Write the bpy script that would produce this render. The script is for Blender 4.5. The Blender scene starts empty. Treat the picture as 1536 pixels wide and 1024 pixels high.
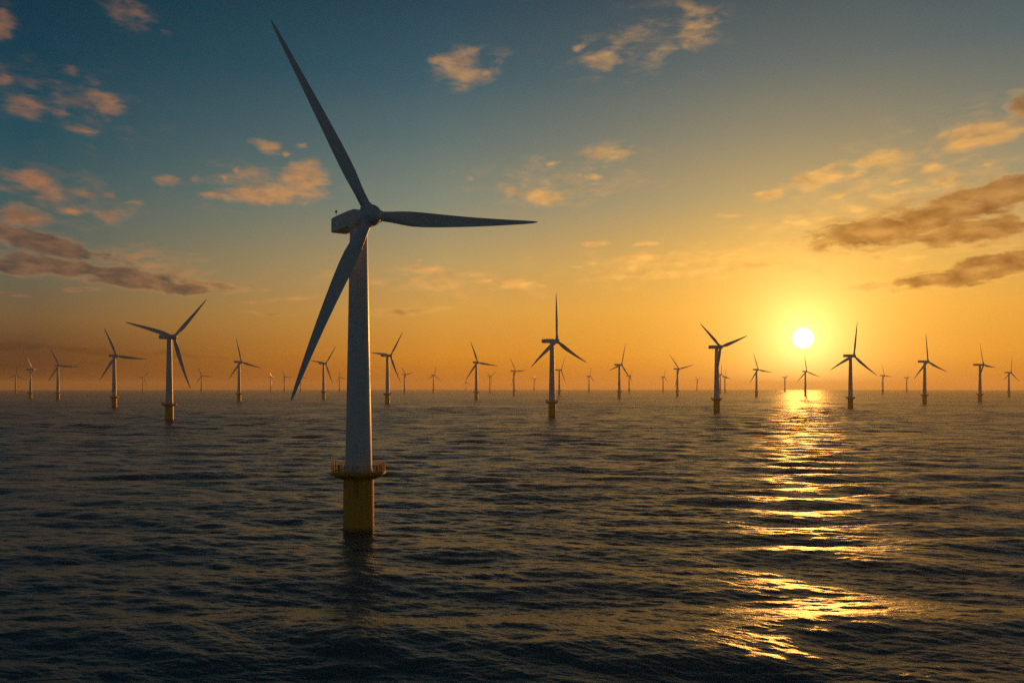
import bpy, bmesh, math, random
import numpy as np
from mathutils import Matrix, Vector

R = math.radians
scene = bpy.context.scene
col = scene.collection

# ------------------------------------------------------------------ camera
F = 1200.0                     # focal length in photo pixels (photo 1536 wide)
EYE = 579.7                    # photo row of the eye level
CAM_H = 41.4
EARTH = 6371e3
cd = bpy.data.cameras.new("camera")
cd.sensor_width = 36.0
cd.lens = 36.0 * F / 1536.0
cd.shift_y = (EYE - 512.0) / 1536.0
cd.clip_start, cd.clip_end = 0.5, 60000.0
cam = bpy.data.objects.new("camera", cd)
cam.location = (0, 0, CAM_H)
cam.rotation_euler = (R(90), 0, 0)
col.objects.link(cam)
scene.camera = cam

# ------------------------------------------------------------------ render settings
vs = scene.view_settings
vs.view_transform = 'Standard'
vs.look = 'None'
vs.exposure, vs.gamma = 0.0, 1.0
cy = scene.cycles
cy.max_bounces, cy.diffuse_bounces, cy.glossy_bounces = 6, 2, 3
cy.transmission_bounces, cy.volume_bounces = 2, 0
cy.sample_clamp_direct, cy.sample_clamp_indirect = 3.2, 3.2
cy.caustics_reflective = False
cy.use_denoising = False

# ------------------------------------------------------------------ sun and sky
SUN_AZ, SUN_EL = R(20.0), R(3.26)          # azimuth clockwise from the view axis (+Y)
SUN_DIR = Vector((math.sin(SUN_AZ) * math.cos(SUN_EL), math.cos(SUN_AZ) * math.cos(SUN_EL), math.sin(SUN_EL)))
sl = bpy.data.lights.new("sun", 'SUN')
sl.energy, sl.angle, sl.color = 2.2, R(0.55), (1.0, 0.40, 0.07)
so = bpy.data.objects.new("sun", sl)
so.rotation_euler = (-SUN_DIR).to_track_quat('-Z', 'Y').to_euler()
so.location = (0, 0, 300)
col.objects.link(so)


def lin(rgb):
    return tuple(((c / 255) / 12.92 if c / 255 <= 0.04045 else ((c / 255 + 0.055) / 1.055) ** 2.4) for c in rgb)


class Nodes:
    """small wrapper: every call adds one node and returns its output socket"""
    def __init__(self, tree):
        self.t = tree
        tree.nodes.clear()

    def put(self, sock, v):
        if hasattr(v, 'is_output'):
            self.t.links.new(v, sock)
        elif v is not None:
            if isinstance(v, (tuple, list)) and len(v) == 3 and sock.type == 'RGBA':
                v = tuple(v) + (1.0,)
            sock.default_value = v

    def n(self, kind, **props):
        nd = self.t.nodes.new(kind)
        for k, v in props.items():
            setattr(nd, k, v)
        return nd

    def m(self, op, a, b=None, c=None, clamp=False):
        nd = self.n('ShaderNodeMath', operation=op, use_clamp=clamp)
        for s, v in zip(nd.inputs, (a, b, c)):
            self.put(s, v)
        return nd.outputs[0]

    def v(self, op, a, b=None, out=0, scale=None):
        nd = self.n('ShaderNodeVectorMath', operation=op)
        self.put(nd.inputs[0], a)
        self.put(nd.inputs[1], b)
        if scale is not None:
            self.put(nd.inputs['Scale'], scale)
        return nd.outputs[out]

    def xyz(self, x, y, z=0.0):
        nd = self.n('ShaderNodeCombineXYZ')
        for s, v in zip(nd.inputs, (x, y, z)):
            self.put(s, v)
        return nd.outputs[0]

    def sep(self, v):
        nd = self.n('ShaderNodeSeparateXYZ')
        self.put(nd.inputs[0], v)
        return nd.outputs

    def step(self, x, a, b, lo=0.0, hi=1.0, smooth=True):
        nd = self.n('ShaderNodeMapRange', interpolation_type='SMOOTHSTEP' if smooth else 'LINEAR')
        for s, v in zip(nd.inputs, (x, a, b, lo, hi)):
            self.put(s, v)
        return nd.outputs[0]

    def mix(self, f, a, b, blend='MIX'):
        nd = self.n('ShaderNodeMix', data_type='RGBA', blend_type=blend)
        self.put(nd.inputs[0], f)
        self.put(nd.inputs[6], a)
        self.put(nd.inputs[7], b)
        return nd.outputs[2]

    def ramp(self, f, stops):
        nd = self.n('ShaderNodeValToRGB')
        e = nd.color_ramp.elements
        while len(e) < len(stops):
            e.new(0.5)
        for el, (p, c) in zip(e, stops):
            el.position = p
            el.color = tuple(c) + (1.0,)
        self.put(nd.inputs[0], f)
        return nd.outputs[0]

    def noise(self, vec, scale, detail=4, rough=0.55, lac=2.0, dist=0.0, out=0):
        nd = self.n('ShaderNodeTexNoise')
        self.put(nd.inputs['Vector'], vec)
        for k, v in (('Scale', scale), ('Detail', detail), ('Roughness', rough), ('Lacunarity', lac), ('Distortion', dist)):
            nd.inputs[k].default_value = v
        return nd.outputs[out]


def azel(px, py):
    """direction of a photo pixel as azimuth, elevation (radians)"""
    x, z = (px - 768) / F, (EYE - py) / F
    return math.atan2(x, 1), math.atan2(z, math.hypot(x, 1))


world = bpy.data.worlds.new("World")
scene.world = world
world.use_nodes = True
W = Nodes(world.node_tree)
gen = W.n('ShaderNodeTexCoord').outputs['Generated']
D = W.v('NORMALIZE', gen)
dx, dy, dz = W.sep(D)
el = W.m('ARCSINE', dz)
az = W.m('ARCTAN2', dx, dy)
# azimuth distance from the sun, 0..pi
daz0 = W.m('SUBTRACT', az, SUN_AZ)
daz = W.m('ARCCOSINE', W.m('COSINE', daz0))
sunang = W.m('ARCCOSINE', W.v('DOT_PRODUCT', D, tuple(SUN_DIR), out=1))

e01 = W.m('DIVIDE', el, R(40.0), clamp=True)


def column(rows):
    """photo rows and their colours -> ramp over elevation"""
    st = []
    for deg, c in rows:
        st.append((min(1.0, deg / 40.0), lin(c)))
    return W.ramp(e01, st)


c_sun = column([(0, (172, 90, 12)), (2.2, (212, 132, 26)), (5.3, (222, 152, 48)), (8.6, (206, 154, 70)),
                (12.8, (152, 134, 99)), (17.0, (110, 114, 103)), (21.0, (68, 92, 100)), (25.5, (39, 70, 86)), (32, (22, 42, 54)), (40, (10, 26, 36))])
c_mid = column([(0, (176, 92, 20)), (2.2, (208, 132, 36)), (5.3, (208, 152, 68)), (8.6, (178, 151, 98)),
                (12.8, (122, 132, 117)), (17.0, (84, 108, 110)), (21.0, (45, 86, 100)), (25.5, (23, 66, 84)), (32, (15, 42, 54)), (40, (8, 26, 36))])
c_far = column([(0, (76, 44, 26)), (2.2, (90, 58, 38)), (4.2, (116, 88, 55)), (7.0, (98, 98, 81)),
                (10.5, (66, 91, 91)), (15.0, (32, 75, 87)), (20.0, (13, 58, 75)), (25.5, (2, 42, 59)), (32, (3, 30, 42)), (40, (3, 22, 32))])
c_back = column([(0, (84, 88, 88)), (6.0, (76, 88, 95)), (14.0, (62, 82, 94)), (26.0, (42, 65, 79)), (40, (18, 40, 52))])
sky = W.mix(W.step(daz, R(4), R(27), smooth=False), c_sun, c_mid)
sky = W.mix(W.step(daz, R(25), R(51), smooth=False), sky, c_far)
sky = W.mix(W.step(daz, R(58), R(120)), sky, c_back)

# a share of the physical sky
nis = W.n('ShaderNodeTexSky', sky_type='NISHITA')
nis.sun_disc = False
nis.sun_elevation = SUN_EL
nis.sun_rotation = SUN_AZ
nis.air_density, nis.dust_density, nis.ozone_density = 1.0, 1.5, 2.0
sky = W.mix(1.0, sky, W.v('SCALE', nis.outputs[0], scale=0.002), 'ADD')

# aureole round the sun
def glow(amp, sig, c):
    g = W.m('MULTIPLY', W.m('EXPONENT', W.m('DIVIDE', sunang, -R(sig))), amp)
    return W.v('SCALE', c, scale=g)


sky = W.mix(1.0, sky, glow(0.62, 8.0, (1.0, 0.60, 0.10)), 'ADD')
sky = W.mix(1.0, sky, glow(1.5, 2.1, (1.0, 0.76, 0.30)), 'ADD')

# ---- clouds: (photo x, y, half width, half height, tilt up to the right in degrees, strength, shade)
CLOUDS = [
    (694, 102, 58, 32, 12, .85, 0), (745, 92, 32, 22, 0, .6, 0), (655, 92, 14, 8, 0, .7, 0),
    (1045, 45, 54, 40, 30, .62, 0), (905, 90, 50, 22, -10, .60, 0), (985, 82, 46, 18, 18, .58, 0), (960, 70, 180, 65, 10, .36, 0), (868, 68, 16, 8, 0, .8, 0), (1035, 5, 26, 14, 20, .6, 0),
    (925, 230, 66, 22, 5, .62, 0), (888, 266, 20, 8, -5, 1.0, 0), (868, 261, 9, 4, 0, .8, 0), (831, 244, 16, 6, 3, .9, 0), (705, 267, 14, 6, 0, .6, 0),
    (815, 292, 60, 24, 6, .85, 0), (765, 290, 18, 12, 20, .8, 0),
    (405, 292, 102, 17, 4, 1.25, 0), (455, 268, 44, 30, -10, 1.25, 0), (330, 293, 40, 8, 0, .9, 0), (358, 255, 9, 5, 0, .9, 0),
    (252, 270, 28, 12, -5, .75, 0), (295, 268, 18, 6, 0, .8, 0), (395, 220, 30, 12, -10, .8, 0), (428, 230, 10, 6, 0, .7, 0), (453, 220, 12, 5, 0, .6, 0), (338, 267, 12, 5, 0, .6, 0),
    (155, 148, 52, 20, -24, .9, 0), (108, 110, 22, 10, -20, .7, 0), (45, 160, 60, 22, -5, .65, 0), (88, 172, 26, 12, 0, .65, 0), (90, 150, 220, 75, -10, .36, .2), (110, 300, 190, 50, -8, .46, .2), (380, 275, 190, 50, 0, .42, 0), (850, 270, 190, 60, 4, .42, 0), (130, 196, 36, 9, -5, .8, 0), (5, 122, 30, 10, 0, .6, 0),
    (5, 42, 28, 28, 0, .75, .3), (200, 22, 54, 30, -25, .55, .3), (240, 48, 24, 7, 0, .5, .2),
    (50, 270, 66, 17, -14, .95, .15), (20, 282, 50, 14, 0, .7, .3), (30, 322, 56, 20, -6, 1.15, .45), (105, 315, 26, 8, -5, .9, .1), (155, 322, 40, 14, -14, .85, .1), (130, 292, 26, 6, 0, .7, 0), (168, 292, 16, 6, 0, .7, 0), (205, 306, 24, 6, 0, .6, 0),
    (70, 368, 140, 19, -8, 1.45, .95), (50, 398, 130, 18, -3, 1.45, 1.0), (150, 408, 140, 15, -5, 1.35, .95), (220, 426, 140, 12, -4, 1.35, .9), (330, 428, 90, 8, -6, 1.0, .5), (130, 435, 46, 5, 0, .9, .8), (200, 384, 44, 7, 0, .9, .2), (15, 443, 34, 3, -5, .8, .6), (190, 395, 260, 44, -5, .52, .25),
    (660, 408, 62, 9, -3, 1.0, .1), (765, 426, 64, 9, -3, 1.0, 0), (630, 391, 10, 5, 0, .8, 0), (715, 414, 18, 6, 0, .8, 0), (610, 466, 66, 9, 2, 1.0, .5), (660, 462, 40, 6, 3, .8, .2), (450, 448, 60, 6, 2, .8, .2), (385, 453, 26, 5, 0, .7, .2), (400, 470, 60, 4, -6, .6, .4),
    (893, 365, 30, 5, 4, 1.0, 0), (966, 368, 32, 5, 2, 1.0, 0), (950, 390, 62, 8, 3, 1.0, 0), (1010, 411, 84, 9, 4, 1.1, 0), (1095, 384, 46, 6, 2, 1.0, 0), (862, 400, 20, 3, 0, .8, 0), (1085, 402, 60, 7, 4, 1.0, 0), (1090, 324, 28, 7, -3, .7, 0), (940, 415, 40, 6, 0, .9, 0),
    (1225, 268, 72, 16, 12, 1.2, 0), (1152, 292, 36, 10, 3, 1.15, 0), (1310, 242, 64, 15, 12, 1.15, 0), (1280, 260, 40, 8, 8, 1.0, 0), (1245, 252, 40, 9, 14, .9, 0),
    (1470, 205, 84, 24, 12, 1.25, .1), (1395, 251, 34, 11, 6, 1.0, 0), (1416, 272, 36, 6, 9, 1.1, 0), (1348, 273, 26, 5, 0, 1.0, 0), (1530, 160, 30, 24, 30, 1.15, .7), (1405, 205, 26, 9, 12, .9, 0), (1480, 250, 18, 8, 0, .7, 0), (1515, 265, 26, 5, 0, .8, 0),
    (1265, 290, 26, 7, 16, 1.1, 0), (1288, 312, 46, 9, 6, 1.15, 0), (1335, 302, 30, 5, 2, 1.0, 0), (1238, 328, 40, 7, 6, 1.0, 0), (1180, 331, 12, 4, 0, .8, 0), (1205, 333, 24, 6, 4, .9, 0), (1345, 290, 40, 4, 2, .8, 0), (1310, 325, 40, 8, 2, 1.0, 0),
    (1450, 308, 150, 26, 9, 1.7, 1.0), (1315, 347, 110, 25, 6, 1.6, .95), (1460, 348, 120, 23, 5, 1.55, .95), (1520, 288, 100, 27, 10, 1.6, 1.0), (1390, 330, 100, 22, 8, 1.5, .95), (1330, 335, 330, 105, 7, .66, 0), (1030, 395, 330, 44, 2, .60, 0), (1410, 235, 230, 75, 10, .52, 0), (650, 425, 260, 36, -3, .46, 0), (1250, 362, 70, 9, 3, 1.1, .05), (1370, 358, 100, 12, 4, 1.1, .1), (1180, 362, 60, 9, 2, 1.0, 0), (1330, 372, 60, 7, 2, .8, 0),
    (1480, 370, 90, 8, 6, 1.1, .05), (1370, 386, 34, 5, 5, 1.1, 0), (1350, 403, 12, 4, 0, .8, 0), (1212, 389, 22, 5, 0, 1.0, 0), (1125, 400, 80, 7, 4, 1.1, 0), (1090, 383, 22, 4, 0, 1.0, 0), (1250, 384, 14, 3, 0, .7, 0),
    (1480, 403, 130, 22, 9, 1.6, 1.0), (1385, 420, 80, 10, 6, 1.3, .7), (1430, 415, 240, 34, 5, .60, 0), (1310, 431, 66, 5, 3, 1.0, 0), (1480, 424, 60, 4, 3, .9, .05), (1520, 340, 30, 10, 4, 1.0, .1),
    (80, 522, 230, 9, -1, .95, 1.0), (270, 531, 190, 8, -1, .75, .9), (60, 548, 260, 10, 0, .75, 1.0), (430, 528, 160, 6, 0, .5, .7),
]
p2 = W.xyz(az, el)
warp = W.noise(W.v('MULTIPLY', p2, (1, 1.6, 1)), 26.0, 3, .6, out=1)
pw = W.v('ADD', p2, W.v('MULTIPLY', W.v('SUBTRACT', warp, (.5, .5, .5)), (.030, .013, 0)))
best = shade = None
TILTS = (-24, -10, -4, 3, 9, 16, 30)
batches = []
for tl in TILTS:
    mine = [c for c in CLOUDS if min(TILTS, key=lambda t_: abs(t_ - c[4])) == tl]
    batches += [(tl, mine[i:i + 20]) for i in range(0, len(mine), 20)]
for tl, mine in batches:
    src = pw
    if best is not None:      # finish one batch before the next starts: the shader has room for few values at a time
        src = W.v('ADD', pw, W.xyz(W.m('MULTIPLY', best, 1e-7), W.m('MULTIPLY', shade, 1e-7) if shade else 0.0))
    c_, s_ = math.cos(R(tl)), math.sin(R(tl))
    fr = W.xyz(W.v('DOT_PRODUCT', src, (c_, s_, 0), out=1), W.v('DOT_PRODUCT', src, (-s_, c_, 0), out=1))
    for (cx, cyy, rx, ry, _, st, sh) in mine:
        a0, e0 = azel(cx, cyy)
        k = math.cos(a0)                               # off-axis directions squeeze a little
        sx, sy = F / (rx * 1.26 * k * k), F / (ry * 1.32 * k)
        q = W.n('ShaderNodeVectorMath', operation='MULTIPLY_ADD')
        W.put(q.inputs[0], fr)
        q.inputs[1].default_value = (sx, sy, 0)
        q.inputs[2].default_value = (-(a0 * c_ + e0 * s_) * sx, -(e0 * c_ - a0 * s_) * sy, 0)
        b = W.m('MULTIPLY_ADD', W.v('LENGTH', q.outputs[0], out=1), -st, st)
        best = b if best is None else W.m('MAXIMUM', best, b)
        if sh > 0:
            b = W.m('MULTIPLY', b, sh, clamp=True)
            shade = b if shade is None else W.m('MAXIMUM', shade, b)
mask = W.m('MAXIMUM', best, 0.0)
tosun = W.v('NORMALIZE', W.v('SUBTRACT', (SUN_AZ, SUN_EL - R(1.0), 0), p2))
cw = W.v('MULTIPLY', p2, (1.0, 2.3, 1.0))
n1 = W.noise(cw, 22.0, 8, .57, dist=.25)                # billows
n3 = W.noise(W.v('MULTIPLY', p2, (1.0, 3.6, 1.0)), 26.0, 5, .56, dist=.8)   # wind-drawn wisps
l1 = W.noise(cw, 26.0, 3, .55, dist=.25)
l2 = W.noise(W.v('ADD', cw, W.v('MULTIPLY', tosun, (.013, .024, 0))), 26.0, 3, .55, dist=.25)
tex = W.m('ADD', W.m('MULTIPLY', W.m('SUBTRACT', n1, .5), 2.3), W.m('MULTIPLY', W.m('SUBTRACT', n3, .5), 1.5))
dens = W.m('ADD', tex, W.m('MULTIPLY', mask, 1.5))
cover = W.m('MULTIPLY', W.step(dens, 0.16, 1.42), W.step(mask, 0.0, 0.46))
litv = W.m('MULTIPLY_ADD', W.m('SUBTRACT', l1, l2), 2.2, 0.62, clamp=True)
shv = W.m('DIVIDE', shade, W.m('MAXIMUM', mask, 0.05), clamp=True)
edge = W.step(dens, 0.48, 1.15)                         # thick middles go grey, thin rims stay lit
dark = W.m('MULTIPLY', W.m('MULTIPLY', shv, 1.15, clamp=True), edge)
litc = W.mix(W.step(daz, R(2), R(48), smooth=False), lin((252, 186, 92)), lin((184, 119, 70)))
litc = W.mix(W.step(el, R(8), R(22)), litc, W.mix(.18, litc, lin((150, 130, 112))))
drk = W.mix(W.step(daz, R(6), R(46), smooth=False), lin((150, 92, 36)), lin((62, 60, 58)))
litc = W.mix(1.0, litc, W.v('SCALE', sky, scale=W.step(el, R(16), R(3), .10, .42)), 'ADD')
low = W.step(el, R(6.5), R(3.0))                         # bars low over the sea are seen through all the air
drk = W.mix(low, drk, W.v('SCALE', sky, scale=.74))
litc = W.mix(W.m('MULTIPLY', low, W.step(daz, R(20), R(45))), litc, W.v('SCALE', sky, scale=.95))
half = W.mix(.5, drk, litc)
ccol = W.mix(litv, W.mix(.45, half, sky), litc)
ccol = W.mix(dark, ccol, W.mix(W.m('MULTIPLY', litv, .35), drk, litc))
sky = W.mix(W.m('MULTIPLY', cover, W.step(el, R(10), R(20), .92, .70)), sky, ccol)
# the sun itself
disc = W.step(sunang, R(0.76), R(0.36))
sky = W.mix(1.0, sky, W.v('SCALE', (1.0, .94, .86), scale=W.m('MULTIPLY', disc, 5.0)), 'ADD')
bg = W.n('ShaderNodeBackground')
W.put(bg.inputs['Color'], sky)
bg.inputs['Strength'].default_value = 1.0
wo = W.n('ShaderNodeOutputWorld')
W.t.links.new(bg.outputs[0], wo.inputs[0])

world.cycles.sampling_method = 'MANUAL'
world.cycles.sample_map_resolution = 512

# ------------------------------------------------------------------ helpers
def tag(o, label=None, cat=None, group=None, kind=None):
    for k, v in (('label', label), ('category', cat), ('group', group), ('kind', kind)):
        if v:
            o[k] = v


def obj(name, me, mat=None, parent=None):
    o = bpy.data.objects.new(name, me)
    if mat and not me.materials:
        me.materials.append(mat)
    col.objects.link(o)
    o.parent = parent
    return o


def mesh_of(bm, name, smooth=True, sharp=35):
    bmesh.ops.recalc_face_normals(bm, faces=bm.faces)
    me = bpy.data.meshes.new(name)
    for f in bm.faces:
        f.smooth = smooth
    if smooth:
        for e in bm.edges:
            if len(e.link_faces) == 2 and e.calc_face_angle(0) > R(sharp):
                e.smooth = False
    bm.to_mesh(me)
    bm.free()
    return me


def loft(bm, rings, cap=True, closed=True):
    """rings: lists of points of equal length"""
    vs_ = [[bm.verts.new(p) for p in r] for r in rings]
    n = len(rings[0])
    for a, b in zip(vs_, vs_[1:]):
        for i in range(n if closed else n - 1):
            j = (i + 1) % n
            bm.faces.new((a[i], a[j], b[j], b[i]))
    if cap:
        bm.faces.new(list(reversed(vs_[0])))
        bm.faces.new(vs_[-1])
    return vs_


def lathe(bm, prof, n=64, axis='Z', cap=True):
    rings = []
    for r, z in prof:
        ring = []
        for i in range(n):
            t = 2 * math.pi * i / n
            a, b = r * math.cos(t), r * math.sin(t)
            ring.append((a, b, z) if axis == 'Z' else (a, z, b))
        rings.append(ring)
    loft(bm, rings, cap)


def tube(bm, p, q, r, n=6):
    p, q = Vector(p), Vector(q)
    d = (q - p).normalized()
    u = d.orthogonal().normalized()
    w = d.cross(u)
    loft(bm, [[c + r * (math.cos(2 * math.pi * i / n) * u + math.sin(2 * math.pi * i / n) * w) for i in range(n)] for c in (p, q)])


def ring_tube(bm, rad, z, r, seg=48, n=6):
    rings = []
    for k in range(seg):
        t = 2 * math.pi * k / seg
        rings.append([((rad + r * math.cos(2 * math.pi * i / n)) * math.cos(t), (rad + r * math.cos(2 * math.pi * i / n)) * math.sin(t),
                       z + r * math.sin(2 * math.pi * i / n)) for i in range(n)])
    loft(bm, rings + [rings[0]], cap=False)
    bmesh.ops.remove_doubles(bm, verts=bm.verts, dist=1e-5)


def box(bm, c, s, rot=None):
    g = bmesh.ops.create_cube(bm, size=1.0)
    M = Matrix.Translation(c) @ (rot or Matrix.Identity(4)) @ Matrix.Diagonal((*s, 1))
    bmesh.ops.transform(bm, matrix=M, verts=g['verts'])
    return g['verts']


def paint(name, base, dirt, rough, streak=0.35, bump=0.0):
    m = bpy.data.materials.new(name)
    m.use_nodes = True
    N = Nodes(m.node_tree)
    tc = N.n('ShaderNodeTexCoord').outputs['Object']
    a = N.noise(N.v('MULTIPLY', tc, (1.6, 1.6, .10)), 1.0, 5, .6)          # runs down the surface
    b = N.noise(tc, .55, 4, .6)
    f = N.m('MULTIPLY', N.step(N.m('ADD', N.m('MULTIPLY', a, .6), N.m('MULTIPLY', b, .4)), .46, .72), streak)
    p = N.n('ShaderNodeBsdfPrincipled')
    N.put(p.inputs['Base Color'], N.mix(f, base, dirt))
    N.put(p.inputs['Roughness'], N.m('MULTIPLY_ADD', b, .25, rough - .12))
    o = N.n('ShaderNodeOutputMaterial')
    N.t.links.new(p.outputs[0], o.inputs[0])
    return m


M_WHITE = paint('white_paint', (.62, .63, .63), (.40, .38, .34), .42, .5)
M_BLADE = paint('blade_gelcoat', (.58, .60, .62), (.44, .44, .43), .38, .3)
M_NAC = paint('nacelle_paint', (.60, .61, .61), (.34, .30, .25), .45, .8)
M_GREY = paint('dark_metal', (.06, .06, .06), (.10, .07, .05), .5, .4)
M_RAIL = paint('railing_paint', (.66, .29, .012), (.22, .10, .03), .5, .5)


def yellow():
    m = bpy.data.materials.new('yellow_paint')
    m.use_nodes = True
    N = Nodes(m.node_tree)
    tc = N.n('ShaderNodeTexCoord').outputs['Object']
    z = N.sep(tc)[2]
    a = N.noise(N.v('MULTIPLY', tc, (1.3, 1.3, .08)), 1.0, 5, .62)
    b = N.noise(tc, .8, 5, .6)
    c = N.mix(N.m('MULTIPLY', N.step(N.m('ADD', a, N.step(z, 11, 16, 0, .12)), .52, .78), .65), (.85, .34, .008), (.24, .09, .015))
    lvl = N.m('ADD', z, N.m('MULTIPLY', N.m('SUBTRACT', b, .5), 1.6))
    c = N.mix(N.step(lvl, 2.6, 1.2), c, (.20, .13, .03))                  # splash zone grime
    c = N.mix(N.step(lvl, 1.3, .7), c, (.035, .035, .022))                # weed line
    p = N.n('ShaderNodeBsdfPrincipled')
    N.put(p.inputs['Base Color'], c)
    N.put(p.inputs['Roughness'], N.m('MULTIPLY_ADD', b, .25, .30))
    o = N.n('ShaderNodeOutputMaterial')
    N.t.links.new(p.outputs[0], o.inputs[0])
    return m


M_YELLOW = yellow()
M_DECK = paint('platform_paint', (.62, .27, .012), (.16, .08, .03), .5, .6)

# ------------------------------------------------------------------ the turbine's meshes (z up, rotor towards -Y)
HUB_Z, OVER, BLADE = 88.3, 8.0, 54.9


def me_transition():
    bm = bmesh.new()
    lathe(bm, [(4.30, -9), (4.30, .5), (4.38, .55), (4.38, 1.0), (4.30, 1.05), (4.30, 1.9), (4.36, 1.95), (4.36, 2.15), (4.30, 2.2), (4.22, 15.85)], 96)
    return mesh_of(bm, 'transition_piece')


def me_platform():
    bm = bmesh.new()
    lathe(bm, [(4.32, 15.6), (4.7, 15.75), (6.9, 16.75), (7.35, 16.85), (7.35, 16.98), (7.62, 17.08), (7.62, 17.5), (7.45, 17.62), (3.95, 17.62)], 96)
    for k in range(16):                                    # gusset plates under the deck
        t = 2 * math.pi * (k + .5) / 16
        box(bm, (5.6 * math.cos(t), 5.6 * math.sin(t), 16.05), (2.4, .12, .55), Matrix.Rotation(t, 4, 'Z') @ Matrix.Rotation(R(-24), 4, 'Y'))
    return mesh_of(bm, 'platform')


def me_railing():
    bm = bmesh.new()
    for k in range(40):
        t = 2 * math.pi * k / 40
        c, s = math.cos(t), math.sin(t)
        top = 20.05
        tube(bm, (7.42 * c, 7.42 * s, 17.6), (7.46 * c, 7.46 * s, top), .085 if k % 4 else .12, 6)
    for z, r in ((18.25, .05), (18.85, .05), (19.45, .06)):
        ring_tube(bm, 7.44, z, r)
    lathe(bm, [(7.50, 17.62), (7.50, 17.78), (7.46, 17.78), (7.46, 17.62)], 96, cap=False)
    return mesh_of(bm, 'railing')


def me_cabinet(s):
    bm = bmesh.new()
    v = box(bm, (0, 0, s[2] / 2), s)
    bmesh.ops.bevel(bm, geom=[e for e in bm.edges], offset=.06, segments=2, affect='EDGES')
    box(bm, (0, 0, s[2] + .05), (s[0] + .14, s[1] + .14, .08))
    return mesh_of(bm, 'cabinet')


def me_ladder():
    """a short access ladder hanging from the platform down the column"""
    bm = bmesh.new()
    for x in (-.28, .28):
        tube(bm, (x, 0, 0), (x, 0, -5.2), .05)
    for k in range(12):
        tube(bm, (-.28, 0, -.3 - k * .4), (.28, 0, -.3 - k * .4), .03)
    for z in (-.8, -3.2):
        for x in (-.28, .28):
            tube(bm, (x, 0, z), (x, .45, z), .04)
    return mesh_of(bm, 'ladder')


def me_tower():
    bm = bmesh.new()
    z0, z1, r0, r1 = 17.62, 86.9, 3.80, 2.42
    prof = [(4.0, z0), (4.0, z0 + .35), (r0, z0 + .4)]
    n = 24
    for k in range(1, n + 1):
        z = z0 + .4 + (z1 - z0 - .4) * k / n
        r = r0 + (r1 - r0) * ((z - z0) / (z1 - z0)) ** .92
        if k in (8, 16):                                   # bolted section joints
            prof += [(r, z - .12), (r + .025, z - .1), (r + .025, z + .1), (r, z + .12)]
        else:
            prof.append((r, z))
    lathe(bm, prof, 96)
    return mesh_of(bm, 'tower')


def rrect(w, zb, zt, y, rad, n=5, belly=0.0):
    pts = []
    for cx, cz, a0 in ((w - rad, zt - rad, 0), (-(w - rad), zt - rad, 90), (-(w - rad), zb + rad, 180), (w - rad, zb + rad, 270)):
        for i in range(n):
            a = R(a0 + 90 * i / (n - 1))
            pts.append((cx + rad * math.cos(a), y, cz + rad * math.sin(a)))
    return pts


def me_nacelle():
    bm = bmesh.new()
    zc = HUB_Z
    st = [(-4.9, 1.75, zc - 1.75, zc + 1.75, 1.72), (-3.9, 2.05, zc - 2.0, zc + 2.05, 1.5), (-2.7, 2.35, zc - 2.1, zc + 2.45, .75), (-1.2, 2.45, zc - 2.05, zc + 2.75, .5),
          (2.0, 2.45, zc - 1.85, zc + 2.9, .45), (9.0, 2.45, zc - 1.65, zc + 2.95, .4), (13.9, 2.35, zc - 1.5, zc + 2.9, .35), (14.8, 2.2, zc - 1.35, zc + 2.75, .3), (14.95, 2.05, zc - 1.2, zc + 2.6, .25)]
    loft(bm, [rrect(w, a, b, y, r) for (y, w, a, b, r) in st])
    lathe_z = [(2.75, zc - 2.45), (2.75, zc - 1.7)]
    lathe(bm, lathe_z, 64)                                  # yaw collar on the tower head
    box(bm, (0, 9.0, zc + 3.02), (3.4, 8.0, .16))          # roof hatch
    for y in (1.5, 5.0, 8.5, 12.0):                        # side ribs
        for s in (-1, 1):
            box(bm, (s * 2.46, y, zc + .65), (.05, .10, 3.6))
    return mesh_of(bm, 'nacelle', sharp=28)


def me_hub():
    bm = bmesh.new()
    y0 = -OVER
    prof = [(1.6, y0 + 3.0), (2.35, y0 + 2.9), (2.75, y0 + 2.3), (2.95, y0 + 1.2), (2.98, y0), (2.85, y0 - 1.1), (2.45, y0 - 2.0), (1.8, y0 - 2.75), (1.0, y0 - 3.2), (.3, y0 - 3.38)]
    lathe(bm, [(r, z + OVER) for r, z in prof], 64, axis='Y')
    for k in range(3):                                      # sockets where the blades sit
        M = Matrix.Rotation(2 * math.pi * k / 3, 4, 'Y')
        b2 = bmesh.new()
        lathe(b2, [(1.75, 1.0), (1.72, 2.5), (1.66, 2.95), (1.58, 3.1)], 40)
        bmesh.ops.transform(b2, matrix=M, verts=b2.verts)
        t = bpy.data.meshes.new('t')
        b2.to_mesh(t)
        b2.free()
        bm.from_mesh(t)
        bpy.data.meshes.remove(t)
    return mesh_of(bm, 'hub')


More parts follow.
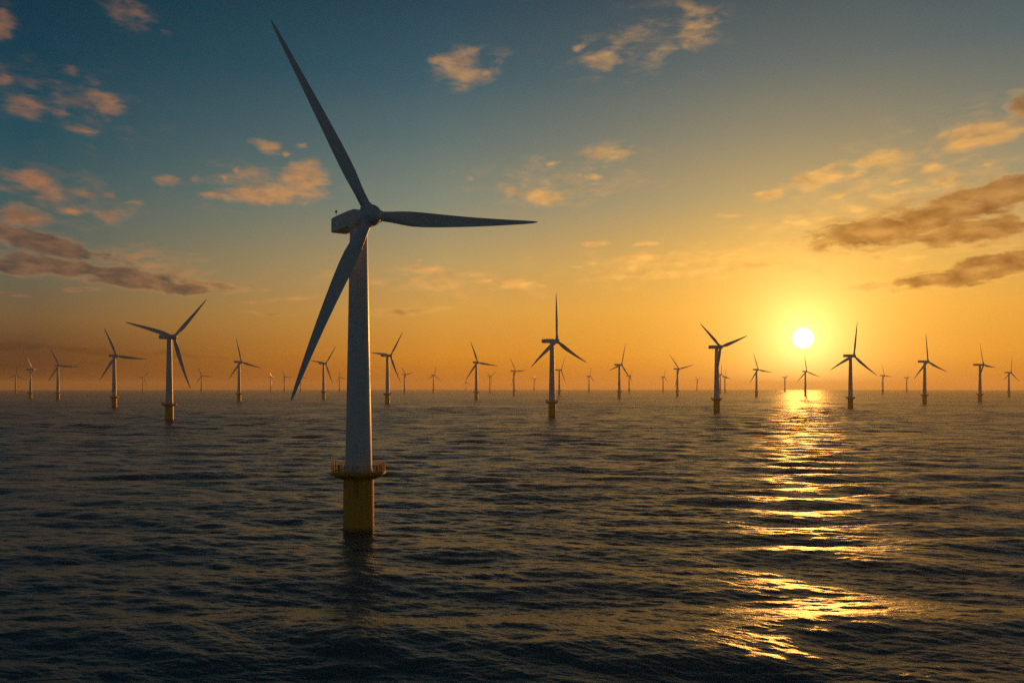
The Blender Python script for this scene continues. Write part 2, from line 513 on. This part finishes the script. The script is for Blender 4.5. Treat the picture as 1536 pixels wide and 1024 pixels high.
def me_blade():
    """blade along +Z; leading edge +X, pressure side -Y"""
    bm = bmesh.new()
    L = BLADE
    st = [(2.6, 2.75, 1.0, 14), (4.2, 2.75, 1.0, 14), (6.5, 3.10, .80, 13), (9.5, 3.75, .52, 11), (12.5, 4.15, .36, 9), (16, 4.15, .29, 7.5), (21, 3.80, .25, 5.5), (27, 3.25, .22, 4),
          (33, 2.72, .20, 2.5), (39, 2.18, .19, 1.5), (45, 1.62, .18, .6), (50, 1.15, .18, 0), (53, .78, .18, 0), (54.3, .46, .18, 0), (54.9, .14, .2, 0)]
    n = 28
    rings = []
    for z, c, t, tw in st:
        ring = []
        w = min(1.0, max(0.0, (z - 4.2) / 8.0))             # circle -> aerofoil
        bend = -2.2 * (z / L) ** 2.2                        # pre-bend away from the tower
        sweep = .55 * math.sin(math.pi * min(1, z / L)) - .35 * w
        ct, sn = math.cos(R(tw)), math.sin(R(tw))
        for i in range(n):
            a = 2 * math.pi * i / n
            xc, yc = .5 * math.cos(a), .5 * t * math.sin(a)
            xa = .5 * math.cos(a)
            th = (.5 - xa)                                   # 0 at leading edge
            ya = t * 2.6 * (.2969 * math.sqrt(max(th, 0)) - .126 * th - .3516 * th ** 2 + .2843 * th ** 3 - .1015 * th ** 4) * (1.0 if math.sin(a) >= 0 else -.75) + .04 * math.sin(math.pi * th)
            x, y = (xc * (1 - w) + (xa + .10) * w) * c, (yc * (1 - w) + ya * w) * c
            ring.append((x * ct - y * sn + sweep, x * sn + y * ct + bend, z))
        rings.append(ring)
    loft(bm, rings)
    return mesh_of(bm, 'blade', sharp=60)


def me_sensor():
    bm = bmesh.new()
    tube(bm, (0, 0, 0), (0, 0, 1.5), .045)
    lathe(bm, [(.05, 1.45), (.30, 1.55), (.36, 1.85), (.28, 2.1), (.06, 2.25)], 16)
    tube(bm, (0, 0, 2.2), (0, 0, 2.7), .03)
    tube(bm, (-.45, 0, 1.35), (.45, 0, 1.35), .035)
    return mesh_of(bm, 'wind_sensor')


def me_lamp():
    bm = bmesh.new()
    lathe(bm, [(.16, 0), (.16, .5), (.42, .55), (.46, .95), (.30, 1.1), (.05, 1.15)], 20)
    return mesh_of(bm, 'beacon')


ME = dict(transition_piece=(me_transition(), M_YELLOW), platform=(me_platform(), M_DECK), railing=(me_railing(), M_RAIL), tower=(me_tower(), M_WHITE),
          nacelle=(me_nacelle(), M_NAC), hub=(me_hub(), M_BLADE), blade=(me_blade(), M_BLADE), wind_sensor=(me_sensor(), M_GREY), beacon=(me_lamp(), M_GREY),
          ladder=(me_ladder(), M_GREY), cabinet=(me_cabinet((.9, .7, 1.5)), M_RAIL))


def part(name, parent, loc=(0, 0, 0), rot=(0, 0, 0), sc=(1, 1, 1)):
    me, m = ME[name]
    o = obj(name, me, m, parent)
    o.location, o.rotation_euler, o.scale = loc, rot, sc
    return o


def make_turbine(loc, yaw, phases, lens):
    root = bpy.data.objects.new('wind_turbine', None)
    col.objects.link(root)
    root.location, root.rotation_euler = loc, (0, 0, yaw)
    part('transition_piece', root)
    part('tower', root)
    pf = part('platform', root)
    part('railing', pf)
    nc = part('nacelle', root)
    part('wind_sensor', nc, (-1.3, 13.2, HUB_Z + 2.85))
    part('beacon', nc, (0.6, -1.6, HUB_Z + 2.6))
    part('hub', root, (0, -OVER, HUB_Z), (0, phases[0], 0))
    for p, l in zip(phases, lens):
        part('blade', root, (0, -OVER, HUB_Z), (0, p, 0), (1, 1, l / BLADE))
    return root


def sea_z(d):
    return -d * d / (2 * EARTH)


# ------------------------------------------------------------------ the near turbine
d0 = 225.94
x0 = (538 - 768) / F * d0
main = make_turbine((x0, d0, 0), R(34.64), [R(-33.63 + 2.06), R(-33.63 + 120 - .46), R(-33.63 + 240 - 1.56)], [53.4, 55.5, 55.7])
tag(main, 'very large white wind turbine close by, on a yellow column with a railed round platform', 'wind turbine', 'wind turbines of the offshore farm')
pf = [c for c in main.children if c.name.startswith('platform')][0]
toc = math.atan2(-x0, d0)                                   # towards the camera, seen from the turbine
for name, a, r, z in (('ladder', -6, 4.72, 15.7), ('cabinet', 62, 5.9, 17.63), ('cabinet', -118, 6.0, 17.63)):
    t = toc - R(34.64) + R(a)
    part(name, pf, (r * math.sin(t), -r * math.cos(t), z), (0, 0, t))

# ------------------------------------------------------------------ the others
# photo x of the tower, photo row of the hub, distance m, size, rotor yaw to the line of sight, rotor phase, blade m, label
G = 'wind turbines of the offshore farm'
FARM = [
    (23.6, 562.3, 5344, 1.348, 12, 4, 48.0, 'tiny turbine standing at the far left edge of the sea, left of all others'),
    (45.8, 554.2, 2889, 1.151, 50, 86, 48.0, 'small turbine second from the left edge with one long blade up-left'),
    (86.8, 548.2, 2651, 1.239, 20, 93, 50.1, 'small white turbine third from the left, one blade pointing level right'),
    (171.3, 533.8, 1626, 1.154, 26, 95, 51.8, 'mid-sized white turbine left of the large one whose blades form a tilted Y'),
    (214.3, 566.3, 6117, 1.250, 40, 38, 58.8, 'tiny hazy turbine between the two larger turbines on the left'),
    (254.0, 505.9, 972, 1.127, 35, 42, 57.8, 'largest turbine left of the close one, yellow foot, a blade up to the right'),
    (302.2, 562.9, 5681, 1.350, 11, 95, 50.4, "tiny turbine just right of the large left turbine's drooping blade"),
    (358.6, 542.9, 2260, 1.235, 39, 103, 54.8, 'mid-sized turbine halfway between the large left turbine and the close tower'),
    (406.2, 565.3, 6638, 1.350, 66, 72, 48.6, 'very faint turbine just right of the mid-sized one left of the close blade'),
    (426.6, 563.8, 6325, 1.350, 38, 93, 49.2, "faint turbine left of the close turbine's hanging blade tip"),
    (451, 564.2, 6548, 1.350, 52, 97, 49.7, "faint turbine half hidden behind the tip of the close turbine's hanging blade"),
    (485.4, 544.0, 2766, 1.350, 45, 36, 56.8, "mid-sized turbine seen between the close turbine's hanging blade and tower"),
    (509.4, 564.1, 6647, 1.350, 34, 106, 48.0, 'very faint turbine hugging the left edge of the close tower'),
    (581.2, 533.5, 1982, 1.312, 47, 34, 55.6, 'mid-sized turbine just right of the close tower, blade raised to the right'),
    (606.8, 561.5, 5186, 1.350, 43, 78, 48.0, 'small hazy turbine right behind the mid-sized one beside the close tower'),
    (650.3, 562.2, 5458, 1.350, 41, 7, 51.7, 'small hazy turbine alone with blades like an upright tripod, right of the close tower'),
    (699.1, 573.0, 8251, 1.033, 42, 3, 63.1, 'barely visible turbine at the horizon, left of the mid-sized turbine with a level blade'),
    (714.4, 541.7, 2644, 1.350, 26, 98, 54.4, 'mid-sized turbine with one level blade, left of the large central turbine'),
    (734.8, 563.7, 6128, 1.350, 54, 57, 53.8, 'faint turbine just right of the mid-sized turbine with a level blade'),
    (770.9, 554.4, 4095, 1.350, 49, 86, 60.6, 'small turbine left of the large central turbine, one blade leaning up-left'),
    (801.2, 567.1, 7698, 1.350, 70, 85, 48.0, 'barely visible turbine just left of the large central turbine'),
    (828, 511.9, 1101, 1.153, 47, 116, 55.6, 'large central turbine with one blade straight up and a collar above its foot'),
    (839, 551.9, 3830, 1.350, 62, 28, 58.8, 'small turbine showing just behind the right side of the large central one'),
    (883.5, 563.3, 5895, 1.350, 54, 10, 49.5, 'small faint turbine in the gap right of the large central turbine'),
    (928.9, 547.0, 2928, 1.350, 53, 14, 60.8, "mid-sized turbine with a tall upright blade, midway from centre to the sun's side"),
    (943.7, 561.3, 5778, 1.350, 74, 37, 48.0, 'thin faint turbine just behind the right side of the mid-sized upright-bladed one'),
    (994.6, 563.6, 6258, 1.350, 57, 9, 48.0, 'very faint turbine left of the V-bladed turbine on the golden horizon'),
    (1016, 553.2, 3591, 1.350, 43, 77, 64.4, 'small turbine with two blades spread in a V above the golden sea'),
    (1045.5, 569.3, 8633, 1.350, 54, 64, 54.0, 'barely visible turbine just left of the large turbine near the sun'),
    (1075, 520.8, 1324, 1.184, 40, 70, 48.0, 'large turbine left of the sun with two blades raised in a wide V'),
    (1080.3, 559.6, 5130, 1.350, 47, 116, 48.0, 'dim turbine partly hidden behind the tower of the large one left of the sun'),
    (1087.4, 565.3, 5671, 1.245, 57, 104, 48.0, 'faint turbine peeking out right of the large tower left of the sun'),
    (1134.7, 554.3, 3319, 1.250, 40, 99, 58.7, 'small turbine with a level blade between the large one and the sun'),
    (1177.2, 565.6, 6664, 1.350, 74, 72, 48.0, 'barely visible edge-on turbine just left of the one under the sun'),
    (1208, 556.5, 4159, 1.350, 39, 109, 63.2, 'small orange-tinted turbine standing directly below the sun at the glitter path'),
    (1275.7, 533.8, 1547, 1.120, 43, 5, 58.1, 'large turbine right of the sun with one blade straight up'),
    (1324.2, 563.2, 4854, 1.224, 62, 94, 68.0, 'faint turbine just right of the large turbine beside the sun'),
    (1360, 565.6, 6800, 1.350, 74, 81, 48.0, 'very faint turbine between two larger turbines right of the sun'),
    (1387, 542.4, 1982, 1.149, 52, 111, 59.9, 'mid-sized turbine between the large one right of the sun and the outermost two'),
    (1470, 547.2, 2250, 1.142, 67, 95, 58.1, 'narrow-looking turbine second from the right edge of the picture'),
    (1513.3, 558.6, 3319, 1.118, 61, 2, 63.0, 'small turbine last in line near the right edge of the sea'),
]


def copy_tree(o, parent):
    c = o.copy()
    col.objects.link(c)
    c.parent = parent
    return c


proto = None
for (px, hy, d, s, yaw, ph, bl, label) in FARM:
    s *= 90.0 / HUB_Z
    x = (px - 768) / F * d
    dist = math.hypot(x, d)
    alpha = math.atan2(x, d)
    root = bpy.data.objects.new('wind_turbine', None)
    col.objects.link(root)
    root.location = (x, d, sea_z(dist))
    root.rotation_euler = (0, 0, R(yaw) - alpha)
    root.scale = (s, s, s)
    tag(root, label, 'wind turbine', G)
    k = 0
    for ch in main.children:
        kind = ch.name.split('.')[0]
        c = copy_tree(ch, root)
        if kind == 'hub':
            c.rotation_euler = (0, R(ph), 0)
        if kind == 'blade':
            c.rotation_euler = (0, R(ph + 120 * k), 0)
            c.scale = (1.15, 1.15, bl / BLADE)
            k += 1
        if d < 3000:
            for g in ch.children:
                if g.name.split('.')[0] in ('railing', 'wind_sensor'):
                    copy_tree(g, c)

# ------------------------------------------------------------------ the sea: one curved sheet with wave bands
def sea():
    rng = np.random.default_rng(11)
    nr, nc = 1700, 1300
    t_near, t_far = CAM_H / 96.0, CAM_H / 26000.0
    u = np.linspace(1, 0, nr)
    t = t_far + (t_near - t_far) * u ** 2
    d = np.concatenate([np.array([6, 30, 60, 80, 88.0]), CAM_H / t])
    fine = np.linspace(R(-36.5), R(36.5), nc)
    side = R(36.5) + (math.pi - R(36.5)) * np.linspace(0, 1, 60)[1:] ** 1.6
    a = np.concatenate([-side[::-1], fine, side])
    dd = np.gradient(d)
    step_r = dd[:, None] * np.ones_like(a)[None]
    step_a = d[:, None] * np.gradient(a)[None]
    step = np.maximum(step_r, step_a).astype(np.float32)
    D_, A_ = np.meshgrid(d, a, indexing='ij')
    X = (D_ * np.sin(A_)).astype(np.float64)
    Y = (D_ * np.cos(A_)).astype(np.float64)
    Z = np.zeros_like(X)
    OX, OY = np.zeros_like(X), np.zeros_like(X)
    mss = np.zeros(X.shape, np.float32)
    wind = np.array([-.34, -.94])
    # (wavelength from, to, slope rms, directional sharpness)
    bands = [(.35, .7, .054, 2.2), (.7, 1.4, .066, 2.8), (1.4, 2.8, .072, 3.2), (2.8, 5.6, .066, 3.4), (5.6, 11, .056, 3.2), (11, 20, .058, 3.2), (20, 36, .092, 3.6), (36, 70, .052, 5)]
    for bi, (l0, l1, srms, sp) in enumerate(bands):
        n = 512 if l1 < 12 else 256
        Lt = l1 * (27.3 + 1.37 * bi)
        k1 = np.fft.fftfreq(n, Lt / n) * 2 * np.pi
        kx, ky = np.meshgrid(k1, k1, indexing='ij')
        kk = np.hypot(kx, ky)
        kk[0, 0] = 1
        cosv = (kx * wind[0] + ky * wind[1]) / kk
        amp = np.where((kk > 2 * np.pi / l1) & (kk < 2 * np.pi / l0), kk ** -2.0, 0) * np.abs(np.maximum(cosv, 0)) ** sp
        H = amp * (rng.normal(size=kk.shape) + 1j * rng.normal(size=kk.shape))
        h = np.fft.ifft2(H)
        gx, gy = np.fft.ifft2(1j * kx * H).real, np.fft.ifft2(1j * ky * H).real
        ox, oy = np.fft.ifft2(-1j * kx / kk * H).real, np.fft.ifft2(-1j * ky / kk * H).real
        sc = srms / math.sqrt((gx ** 2 + gy ** 2).mean())
        h = h.real * sc
        ox, oy = ox * sc, oy * sc
        w = np.clip(((l0 + l1) * .5 / step - 2.0) / 2.5, 0, 1)
        w = w * w * (3 - 2 * w)
        mss += (1 - w * w) * srms ** 2
        rows = np.where(w.max(1) > 0)[0]
        if len(rows) == 0:
            continue
        r = slice(rows[0], rows[-1] + 1)
        th = .31 * bi
        fu = ((X[r] * math.cos(th * .12) + Y[r] * math.sin(th * .12)) / Lt * n) % n
        fv = ((-X[r] * math.sin(th * .12) + Y[r] * math.cos(th * .12)) / Lt * n) % n
        i0, j0 = fu.astype(int), fv.astype(int)
        fu, fv = fu - i0, fv - j0
        i0 %= n
        j0 %= n
        i1, j1 = (i0 + 1) % n, (j0 + 1) % n
        # patches of stronger and weaker wind
        gust = 1.0 + .35 * np.sin(X[r] / (61 + 7 * bi) + 1.3 * bi + .8 * np.sin(Y[r] / 97)) * np.sin(Y[r] / (83 + 9 * bi) + .7 * bi)
        ww = w[r] * gust
        for src, dst, k in ((h, Z, 1.0), (ox, OX, 1.05), (oy, OY, 1.05)):
            dst[r] += ww * k * ((src[i0, j0] * (1 - fv) + src[i0, j1] * fv) * (1 - fu) + (src[i1, j0] * (1 - fv) + src[i1, j1] * fv) * fu)
    Z += -(D_ ** 2) / (2 * EARTH)
    X += OX
    Y += OY
    nR, nA = X.shape
    co = np.stack([X, Y, Z], -1).astype(np.float32).reshape(-1, 3)
    co = np.concatenate([co, np.array([[0, 0, 0]], np.float32)])
    idx = np.arange(nR * nA, dtype=np.int32).reshape(nR, nA)
    q = np.stack([idx[:-1, :-1], idx[1:, :-1], idx[1:, 1:], idx[:-1, 1:]], -1).reshape(-1, 4)
    q = q[:, ::-1]
    me = bpy.data.meshes.new('sea')
    me.vertices.add(len(co))
    me.vertices.foreach_set('co', co.ravel())
    me.loops.add(q.size)
    me.loops.foreach_set('vertex_index', q.ravel().astype(np.int32))
    me.polygons.add(len(q))
    me.polygons.foreach_set('loop_start', np.arange(0, q.size, 4, dtype=np.int32))
    me.polygons.foreach_set('use_smooth', np.ones(len(q), bool))
    me.update(calc_edges=True)
    at = me.attributes.new('chop', 'FLOAT', 'POINT')
    at.data.foreach_set('value', np.append(mss.ravel(), 0).astype(np.float32))
    m = bpy.data.materials.new('sea_water')
    m.use_nodes = True
    N = Nodes(m.node_tree)
    chop = N.n('ShaderNodeAttribute', attribute_name='chop').outputs['Fac']
    pos = N.n('ShaderNodeNewGeometry').outputs['Position']
    # wind streaks change how rough the unresolved ripples are
    s1 = N.noise(N.v('MULTIPLY', pos, (.0016, .0050, 0)), 1.0, 5, .6)
    s2 = N.noise(N.v('MULTIPLY', pos, (.012, .05, 0)), 1.0, 4, .6)
    mod = N.m('ADD', N.step(s1, .3, .7, .55, 1.5), N.step(s2, .3, .7, -.35, .35))
    v = N.m('MULTIPLY_ADD', N.m('MULTIPLY', chop, mod), .27, .0006)
    rough = N.m('POWER', v, .25)
    rp = N.noise(N.v('MULTIPLY', pos, (.75, 1.35, 0)), .85, 5, .60, dist=.3)
    bp = N.n('ShaderNodeBump')
    bp.inputs['Strength'].default_value = 1.0
    bp.inputs['Distance'].default_value = .17
    N.put(bp.inputs['Height'], rp)
    # chop finer than the sheet's facets, as tilted wavelets
    w1 = N.noise(N.v('MULTIPLY', pos, (.16, .26, 0)), 1.0, 3, .65, out=1)
    w2 = N.noise(N.v('MULTIPLY', pos, (.55, .80, 0)), 1.0, 2, .6, out=1)
    tilt = N.v('ADD', N.v('SUBTRACT', w1, (.5, .5, .5)), N.v('SUBTRACT', w2, (.5, .5, .5)))
    tilt = N.v('MULTIPLY', tilt, (1.35, 3.2, 0))
    amp = N.m('SQRT', N.m('MULTIPLY', chop, mod))
    nrm = N.v('NORMALIZE', N.v('ADD', bp.outputs[0], N.v('SCALE', tilt, scale=amp)))
    p = N.n('ShaderNodeBsdfPrincipled')
    p.inputs['Base Color'].default_value = (.001, .105, .122, 1)
    p.inputs['IOR'].default_value = 1.333
    N.put(p.inputs['Roughness'], rough)
    N.put(p.inputs['Normal'], nrm)
    o = N.n('ShaderNodeOutputMaterial')
    N.t.links.new(p.outputs[0], o.inputs[0])
    s = obj('sea', me, m)
    tag(s, kind='structure', label='dark choppy sea reflecting the sunset', cat='sea')


sea()

# ------------------------------------------------------------------ the air
HAZE = True
if HAZE:
    bm = bmesh.new()
    hx = 27000.0
    lo, hi = sea_z(27000 * 1.4143) - 2.0, 190.0
    box(bm, (0, 0, (lo + hi) / 2), (2 * hx, 2 * hx, hi - lo))
    hz = obj('haze', mesh_of(bm, 'haze', smooth=False))
    m = bpy.data.materials.new('haze_air')
    m.use_nodes = True
    N = Nodes(m.node_tree)
    pv = N.n('ShaderNodeVolumePrincipled')
    pv.inputs['Color'].default_value = (.96, .82, .60, 1)
    pv.inputs['Density'].default_value = 5.2e-5
    pv.inputs['Anisotropy'].default_value = .42
    o = N.n('ShaderNodeOutputMaterial')
    N.t.links.new(pv.outputs[0], o.inputs['Volume'])
    hz.data.materials.append(m)
    tag(hz, kind='stuff', label='thin sunset haze over the sea', cat='haze')
